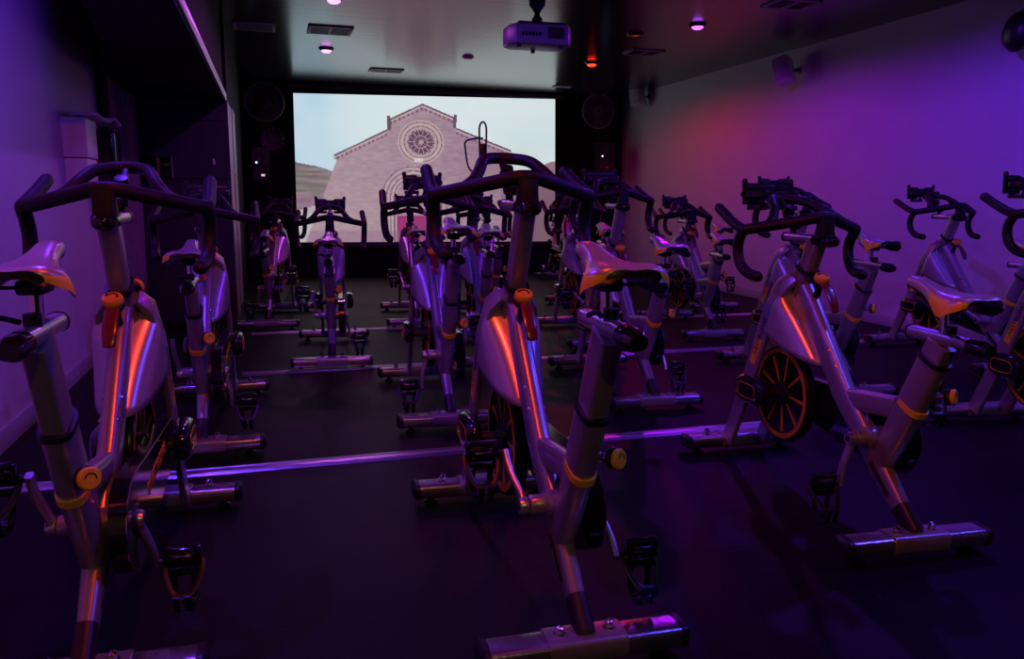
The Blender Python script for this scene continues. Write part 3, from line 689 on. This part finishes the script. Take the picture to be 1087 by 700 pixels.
    # crank arms and pedals (built pointing along +x from their axis)
    for s in (-1, 1):
        y0 = s * 0.104
        bm = B(); sweep(bm, smoothpath([(-0.012, y0, 0), (0.03, y0, 0), (0.09, y0 + s * 0.014, 0.0), (0.14, y0 + s * 0.020, 0), (CR + 0.008, y0 + s * 0.020, 0)], 4),
              [(0.010, 0.019 - 0.006 * i / 16) for i in range(17)], 3, 16, side=(0, 1, 0)); lathe(bm, [(0.024, -0.012), (0.026, 0), (0.022, 0.012), (0, 0.013)], (0, y0, 0), (0, s, 0), 20)
        ca = part('crank_arm', bm, M['satin'], 'crankR' if s < 0 else 'crankL'); ca.location = BB_
        bm = B(); lathe(bm, [(0.011, 0.0125), (0.010, 0.015), (0, 0.015)], (0, y0, 0), (0, s, 0), 12, close=False); sub('spindle_bolt', bm, M['ink'], ca)
        py = y0 + s * 0.030
        bm = B(); lathe(bm, [(0.008, 0), (0.008, 0.03)], (0, py - s * 0.008, 0), (0, s, 0), 12)
        yc = py + s * 0.062
        for x_ in (-0.036, 0.036): box(bm, (x_ - 0.007, yc - 0.046, -0.012), (x_ + 0.007, yc + 0.046, 0.012), 0.004)
        for y_ in (yc - 0.042, yc + 0.042): box(bm, (-0.040, y_ - 0.006, -0.012), (0.040, y_ + 0.006, 0.012), 0.004)
        box(bm, (-0.018, yc - 0.04, -0.010), (0.018, yc + 0.04, 0.010), 0.006)
        # bent toe cage
        pd = part('pedal', bm, M['gloss'], 'pedR' if s < 0 else 'pedL')
        bm = B()
        for dy in (-0.026, 0.026):
            sweep(bm, smoothpath([(0.036, yc + dy, -0.006), (0.085, yc + dy, -0.016), (0.118, yc + dy * 0.8, -0.045), (0.105, yc + dy * 0.6, -0.082), (0.055, yc + dy * 0.55, -0.088)], 4), (0.009, 0.0035), 4, 8, side=(0, 1, 0))
        sweep(bm, [(0.108, yc - 0.024, -0.03), (0.108, yc + 0.024, -0.03)], (0.014, 0.0035), 4, 8, side=(0, 0, 1)); sub('toe_cage', bm, M['black'], pd)
        bm = B(); sweep(bm, smoothpath([(0.0, yc + 0.048, 0.006), (0.025, yc + 0.047, -0.028), (0.055, yc + 0.026, -0.066), (0.060, yc, -0.074), (0.055, yc - 0.026, -0.066), (0.025, yc - 0.047, -0.028), (0.0, yc - 0.048, 0.006)], 5), (0.0015, 0.009), 3, 8, side=(0.7, 0, 0.3)); sub('strap', bm, M['black'], pd)
        bm = B(); box(bm, (-0.024, yc - 0.020, 0.008), (0.024, yc + 0.020, 0.017), 0.004); box(bm, (-0.030, yc - 0.026, -0.018), (-0.010, yc + 0.026, -0.008), 0.003)
        for q in (-0.014, 0.0, 0.014): box(bm, (-0.020, yc + q - 0.003, 0.017), (0.020, yc + q + 0.003, 0.021))
        sub('cleat_clip', bm, M['chrome'], pd)
    # knobs
    kd = Vector((-0.42, 0.05, 0.90)).normalized(); ko = Vector((0.045, 0, 0.862))
    bm = B(); lathe(bm, [(0.014, -0.05), (0.014, 0.0), (0.027, 0.002), (0.031, 0.010), (0.031, 0.018), (0.027, 0.022)], ko, kd, 28); tk = part('tension_knob', bm, M['black'])
    bm = B(); lathe(bm, [(0.027, 0.020), (0.0305, 0.026), (0.0305, 0.038), (0.027, 0.045), (0.0, 0.047)], ko, kd, 28, close=False); sub('knob_cap', bm, M['orange'], tk)
    s_ = kd.orthogonal().normalized(); u_ = kd.cross(s_)
    bm = B(); sweep(bm, [ko + kd * 0.0468 + (s_ * cos(a) + u_ * sin(a)) * 0.016 for a in [radians(200 + 20 * i) for i in range(9)]], (0.0012, 0.0028), k=6, side=kd)
    q0 = ko + kd * 0.0468 + (s_ * cos(radians(10)) + u_ * sin(radians(10))) * 0.016
    lathe(bm, [(0.006, 0), (0, 0.010)], q0, u_, 6); sub('arrow', bm, M['ink'], tk)
    bm = B(); sweep(bm, smoothpath([(0.035, 0, 0.876), (-0.005, 0, 0.858), (-0.050, 0, 0.806), (-0.066, 0, 0.770)], 5), [(0.017 + 0.004 * sin(i / 15 * pi), 0.0055) for i in range(16)], 2.6, 16, side=(0, 1, 0), round_end=True); part('brake_lever', bm, M['lever'])
    # pop pins: axis, origin
    def pin(o, dvec, m, nm, stn):
        dvec = Vector(dvec).normalized(); o = Vector(o)
        bm = B(); lathe(bm, [(0.013, -0.01), (0.013, 0.010), (0.010, 0.012), (0.010, 0.032)], o, dvec, 20); k0 = part('pull_pin', bm, M['chrome'], stn)
        bm = B(); lathe(bm, [(0.012, 0.026), (0.026, 0.030), (0.029, 0.036), (0.027, 0.043), (0.018, 0.046)], o, dvec, 26); sub('knob_rim', bm, M['black'], k0)
        bm = B(); lathe(bm, [(0.018, 0.044), (0.026, 0.048), (0.027, 0.056), (0.023, 0.062), (0.0, 0.063)], o, dvec, 26, close=False); sub('knob_cap', bm, m, k0)
        s_ = dvec.orthogonal().normalized(); u_ = dvec.cross(s_)
        bm = B(); sweep(bm, [o + dvec * 0.0628 + (s_ * cos(a) + u_ * sin(a)) * 0.013 for a in [radians(30 + 25 * i) for i in range(8)]], (0.001, 0.0018), k=6, side=dvec); sub('emblem', bm, M['ink'], k0)
    pin((0.165, -0.010, 0.895), (0.80, -0.42, 0.32), M['orange'], 'front', 'frame')
    pin((-0.588, -0.030, 0.560), (-0.80, -0.58, 0.12), M['yellow'], 'rear', 'frame')
    # bar post, slider, stem
    db = Vector((-0.40, 0, 0.92)).normalized(); pt = Vector((0.132, 0, 0.925))
    bm = B(); sweep(bm, [pt - db * 0.15, pt + db * 0.118], (0.029, 0.037), 5, 24, side=(0, 1, 0)); bp = part('bar_post', bm, M['silver'], 'barpost')
    bm = B(); sweep(bm, [(0.305, 0, 1.045), (0.05, 0, 1.042)], (0.022, 0.019), 2.6, 24, side=(0, 1, 0)); bs = part('bar_slider', bm, M['satin'], 'bar')
    bm = B(); sweep(bm, [(0.085, 0, 1.042), (0.075, 0, 1.042), (0.0, 0, 1.040), (-0.028, 0, 1.038), (-0.036, 0, 1.038)], [(0.024, 0.020), (0.036, 0.026), (0.036, 0.026), (0.026, 0.018), (0.012, 0.01)], 2.5, 24, side=(0, 1, 0)); sub('slider_knob', bm, M['gloss'], bs)
    bm = B(); sweep(bm, [(0.295, 0, 1.045), (0.309, 0, 1.045)], (0.024, 0.021), 2.6, 24, side=(0, 1, 0)); sub('end_plug', bm, M['dark_metal'], bs)
    bm = B(); sweep(bm, [(0.040, 0, 1.055), (0.035, 0, 1.090), (0.036, 0, 1.128)], [(0.034, 0.032), (0.031, 0.027), (0.034, 0.022)], 4, 20, side=(0, 1, 0)); part('stem', bm, M['grip'], 'bar')
    cb = smoothpath([(0.205, 0.262, 1.078), (0.15, 0.19, 1.094), (0.085, 0.10, 1.115), (0.045, 0.035, 1.130), (0.040, 0, 1.132), (0.045, -0.035, 1.130), (0.085, -0.10, 1.115), (0.15, -0.19, 1.094), (0.205, -0.262, 1.078)], 4)
    bm = B(); sweep(bm, cb, (0.0225, 0.0225), k=18, side=(0, 0, 1), round_end=True); part('handlebar', bm, M['grip'], 'bar')
    lp = smoothpath([(0.165, 0.175, 1.098), (0.20, 0.135, 1.125), (0.235, 0.108, 1.158), (0.300, 0.082, 1.190), (0.365, 0.045, 1.202), (0.385, 0, 1.205), (0.365, -0.045, 1.202), (0.300, -0.082, 1.190), (0.235, -0.108, 1.158), (0.20, -0.135, 1.125), (0.165, -0.175, 1.098)], 4)
    bm = B(); sweep(bm, lp, (0.0195, 0.0195), k=16, side=(0, 0, 1)); part('aero_loop', bm, M['grip'], 'bar')
    for s in (-1, 1):
        bm = B(); sweep(bm, smoothpath([(0.205, s * 0.262, 1.080), (0.27, s * 0.262, 1.098), (0.35, s * 0.257, 1.127), (0.438, s * 0.252, 1.163)], 4), (0.0215, 0.0215), k=16, round_end=True); part('horn_grip', bm, M['grip'], 'bar')
        bm = B(); sweep(bm, smoothpath([(0.205, s * 0.262, 1.075), (0.235, s * 0.262, 1.035), (0.243, s * 0.260, 0.985), (0.222, s * 0.256, 0.936), (0.178, s * 0.248, 0.905), (0.112, s * 0.240, 0.894)], 4), (0.0218, 0.0218), k=16, side=(0, 1, 0), round_end=True); part('drop_grip', bm, M['grip'], 'bar')
    # mount between loop and slider
    bm = B(); sweep(bm, smoothpath([(0.375, 0, 1.203), (0.330, 0, 1.165), (0.275, 0, 1.120), (0.255, 0, 1.060)], 4), (0.013, 0.007), 4, 12, side=(0, 1, 0)); lathe(bm, [(0.0, -0.026), (0.020, -0.024), (0.024, 0), (0.020, 0.024), (0, 0.026)], (0.300, 0, 1.150), (-0.5, 0, 0.8), 20, close=False)
    lathe(bm, [(0.0, -0.02), (0.022, -0.016), (0.026, 0.0), (0.022, 0.014), (0, 0.018)], (0.245, 0, 1.098), (-0.3, 0, 0.9), 20, close=False); part('loop_mount', bm, M['black'], 'bar')
    # twin bottle cradle ahead of the loop
    bm = B()
    for s in (-1, 1):
        y0 = s * 0.072
        prism(bm, [(y0 - 0.046, 1.178), (y0 + 0.046, 1.178), (y0 + 0.050, 1.262), (y0 + 0.030, 1.272), (y0 - 0.030, 1.272), (y0 - 0.050, 1.262)], 'x', 0.478, 0.486, 0.0)
        ring = [(0.435 + 0.045 * cos(a), y0 + 0.045 * sin(a), 1.225) for a in [2 * pi * i / 24 for i in range(25)]]
        sweep(bm, ring, (0.014, 0.004), 4, 8, side=(0, 0, 1), cap=False)
        ring = [(0.435 + 0.042 * cos(a), y0 + 0.042 * sin(a), 1.165) for a in [2 * pi * i / 24 for i in range(25)]]
        sweep(bm, ring, (0.010, 0.004), 4, 8, side=(0, 0, 1), cap=False)
        sweep(bm, [(0.393, y0, 1.225), (0.395, y0, 1.165)], (0.012, 0.004), 4, 8, side=(0, 1, 0))
        sweep(bm, [(0.478, y0 * 1.0, 1.165), (0.480, y0, 1.268)], (0.020, 0.005), 4, 8, side=(0, 1, 0))
        lathe(bm, [(0.010, -0.012), (0.014, 0), (0.010, 0.016), (0, 0.017)], (0.482, s * 0.112, 1.275), (0, 0, 1), 12)
    box(bm, (0.385, -0.030, 1.195), (0.478, 0.030, 1.235), 0.006); box(bm, (0.470, -0.11, 1.235), (0.484, 0.11, 1.262), 0.003)
    cr = part('bottle_cradle', bm, M['black'], 'bar')
    # wire cage variant
    bm = B(); y0 = 0.072
    sweep(bm, smoothpath([(0.345, y0 - 0.010, 1.205), (0.345, y0 - 0.012, 1.270), (0.345, y0 - 0.011, 1.308), (0.345, y0, 1.322), (0.345, y0 + 0.011, 1.308), (0.345, y0 + 0.012, 1.27), (0.345, y0 + 0.010, 1.205)], 4), (0.0034, 0.0034), k=8)
    sweep(bm, smoothpath([(0.345, y0, 1.268), (0.360, y0 + 0.022, 1.268), (0.395, y0 + 0.042, 1.264), (0.425, y0 + 0.046, 1.256), (0.430, y0 + 0.044, 1.240), (0.415, y0 + 0.036, 1.175), (0.385, y0 + 0.015, 1.152), (0.345, y0, 1.155)], 4), (0.0034, 0.0034), k=8)
    box(bm, (0.338, y0 - 0.012, 1.195), (0.352, y0 + 0.012, 1.250), 0.003)
    cg = part('bottle_cage', bm, M['black'], 'bar')
    return root
proto = make_bike()
PCH = list(proto.children); SUBS = {o.name: list(o.children) for o in PCH}
SD, BD = -0.33, -0.24
def place(root, kids, X, Y, th, hs, hb, crank, variant):
    root.location = (X, Y, 0); root.rotation_euler = (0, 0, th)
    hb = max(hb, -0.09); hs = max(hs, -0.05)
    for o in kids:
        st = o['st']
        if st == 'seat': o.location = (SD * hs, 0, hs)
        elif st == 'seatpost': o.location = (-0.44 * hs, 0, hs)
        elif st == 'bar': o.location = (BD * hb, 0, hb)
        elif st == 'barpost': o.location = (-0.435 * hb, 0, hb)
        elif st in ('crankL', 'crankR'):
            a = crank if st == 'crankL' else crank + pi
            o.rotation_euler = (0, -a, 0); o.location = BB_
        elif st in ('pedL', 'pedR'):
            a = crank if st == 'pedL' else crank + pi
            o.location = BB_ + Vector((CR * cos(a), 0, CR * sin(a))); o.rotation_euler = (0, radians(78), 0)
def clone(variant):
    r = proto.copy(); C.objects.link(r); kids = []
    for o in PCH:
        base = o.name.split('.')[0]
        if base == 'bottle_cradle' and variant == 'cage': continue
        if base == 'bottle_cage' and variant != 'cage': continue
        if base == 'bottle_cradle' and variant == 'none': continue
        c = o.copy(); C.objects.link(c); c.parent = r; kids.append(c)
        for g in SUBS[o.name]:
            d = g.copy(); C.objects.link(d); d.parent = c
    return r, kids
# X, Y, heading, saddle shift, bar shift, left crank angle, variant, label
BIKES = [
    (0.7541, 2.3517, 1.5353, 0.1459, 0.1307, radians(42), 'cage', 'exercise bike in the middle of the front row, wire bottle cage on its bars'),
    (-0.4651, 2.5462, 1.5427, 0.1492, 0.0845, radians(112), 'none', 'exercise bike at the left of the front row, nearest the left wall'),
    (2.0899, 2.6327, 1.5066, 0.0, 0.0, radians(-86), 'cradle', 'exercise bike right of centre in the front row, side and orange flywheel in full view'),
    (3.62, 2.74, 1.396, 0.02, 0.06, radians(200), 'cradle', 'exercise bike cut off by the right edge of the picture, front row'),
    (0.8838, 4.5299, 1.523, 0.1506, 0.0644, radians(-95), 'cradle', 'exercise bike in the second row directly left behind the middle front bike'),
    (2.0975, 4.5883, 1.5143, 0.0432, 0.1077, radians(60), 'cradle', 'exercise bike in the second row just right of the middle front saddle'),
    (3.375, 4.4711, 1.4993, 0.0674, 0.0738, radians(150), 'cradle', 'exercise bike in the second row hidden partly behind the orange-wheeled bike'),
    (4.9615, 4.7823, 1.4828, 0.0, 0.0344, radians(30), 'cradle', 'exercise bike in the second row closest to the right wall'),
    (-0.3522, 4.3849, 1.564, 0.0531, -0.0074, radians(100), 'cradle', 'exercise bike in the second row at the left, beside the dark partition'),
    (0.4106, 6.1768, 1.4855, 0.0082, -0.1142, radians(95), 'cradle', 'exercise bike standing alone left of centre in front of the screen'),
    (1.4764, 5.8936, 1.4507, 0.0685, 0.0, radians(-60), 'cradle', 'exercise bike in the third row, its saddle just left of the middle front bike post'),
    (2.5476, 6.39, 1.4915, 0.0616, 0.0, radians(20), 'cradle', 'exercise bike in the third row, its shroud left of the big front saddle'),
    (3.6865, 6.5432, 1.44, -0.0311, -0.0482, radians(130), 'cradle', 'exercise bike in the third row with its saddle against the pink right wall'),
    (0.0076, 8.0433, 1.42, -0.1246, -0.1117, radians(-80), 'cradle', 'far exercise bike at the back left, red streak on its shroud'),
    (1.3016, 7.82, 1.4859, -0.0041, -0.0568, radians(45), 'cradle', 'far exercise bike before the church door on the screen'),
    (2.0, 7.50, 1.46, 0.0, -0.0568, radians(15), 'cradle', 'far exercise bike before the lower right of the screen'),
    (3.20, 7.95, 1.47, 0.0, -0.05, radians(70), 'cradle', 'far exercise bike behind the third row, right of the screen edge'),
    (4.636, 8.1635, 1.4842, 0.0, -0.10, radians(10), 'cradle', 'far exercise bike nearest the red-lit part of the right wall'),
    (4.00, 10.75, -1.65, 0.0, 0.0, radians(80), 'none', 'instructor exercise bike turned to face the camera beside the screen'),
]
for X, Y, th, hs, hb, ck, var, lab in BIKES:
    r, kids = clone(var); place(r, kids, X, Y, th, hs, hb, ck, var)
    tag(r, lab, 'exercise bike', 'exercise bikes in rows')
for o in PCH:
    for g in SUBS[o.name]: bpy.data.objects.remove(g)
    bpy.data.objects.remove(o)
bpy.data.objects.remove(proto)
# clean names after removing the pattern
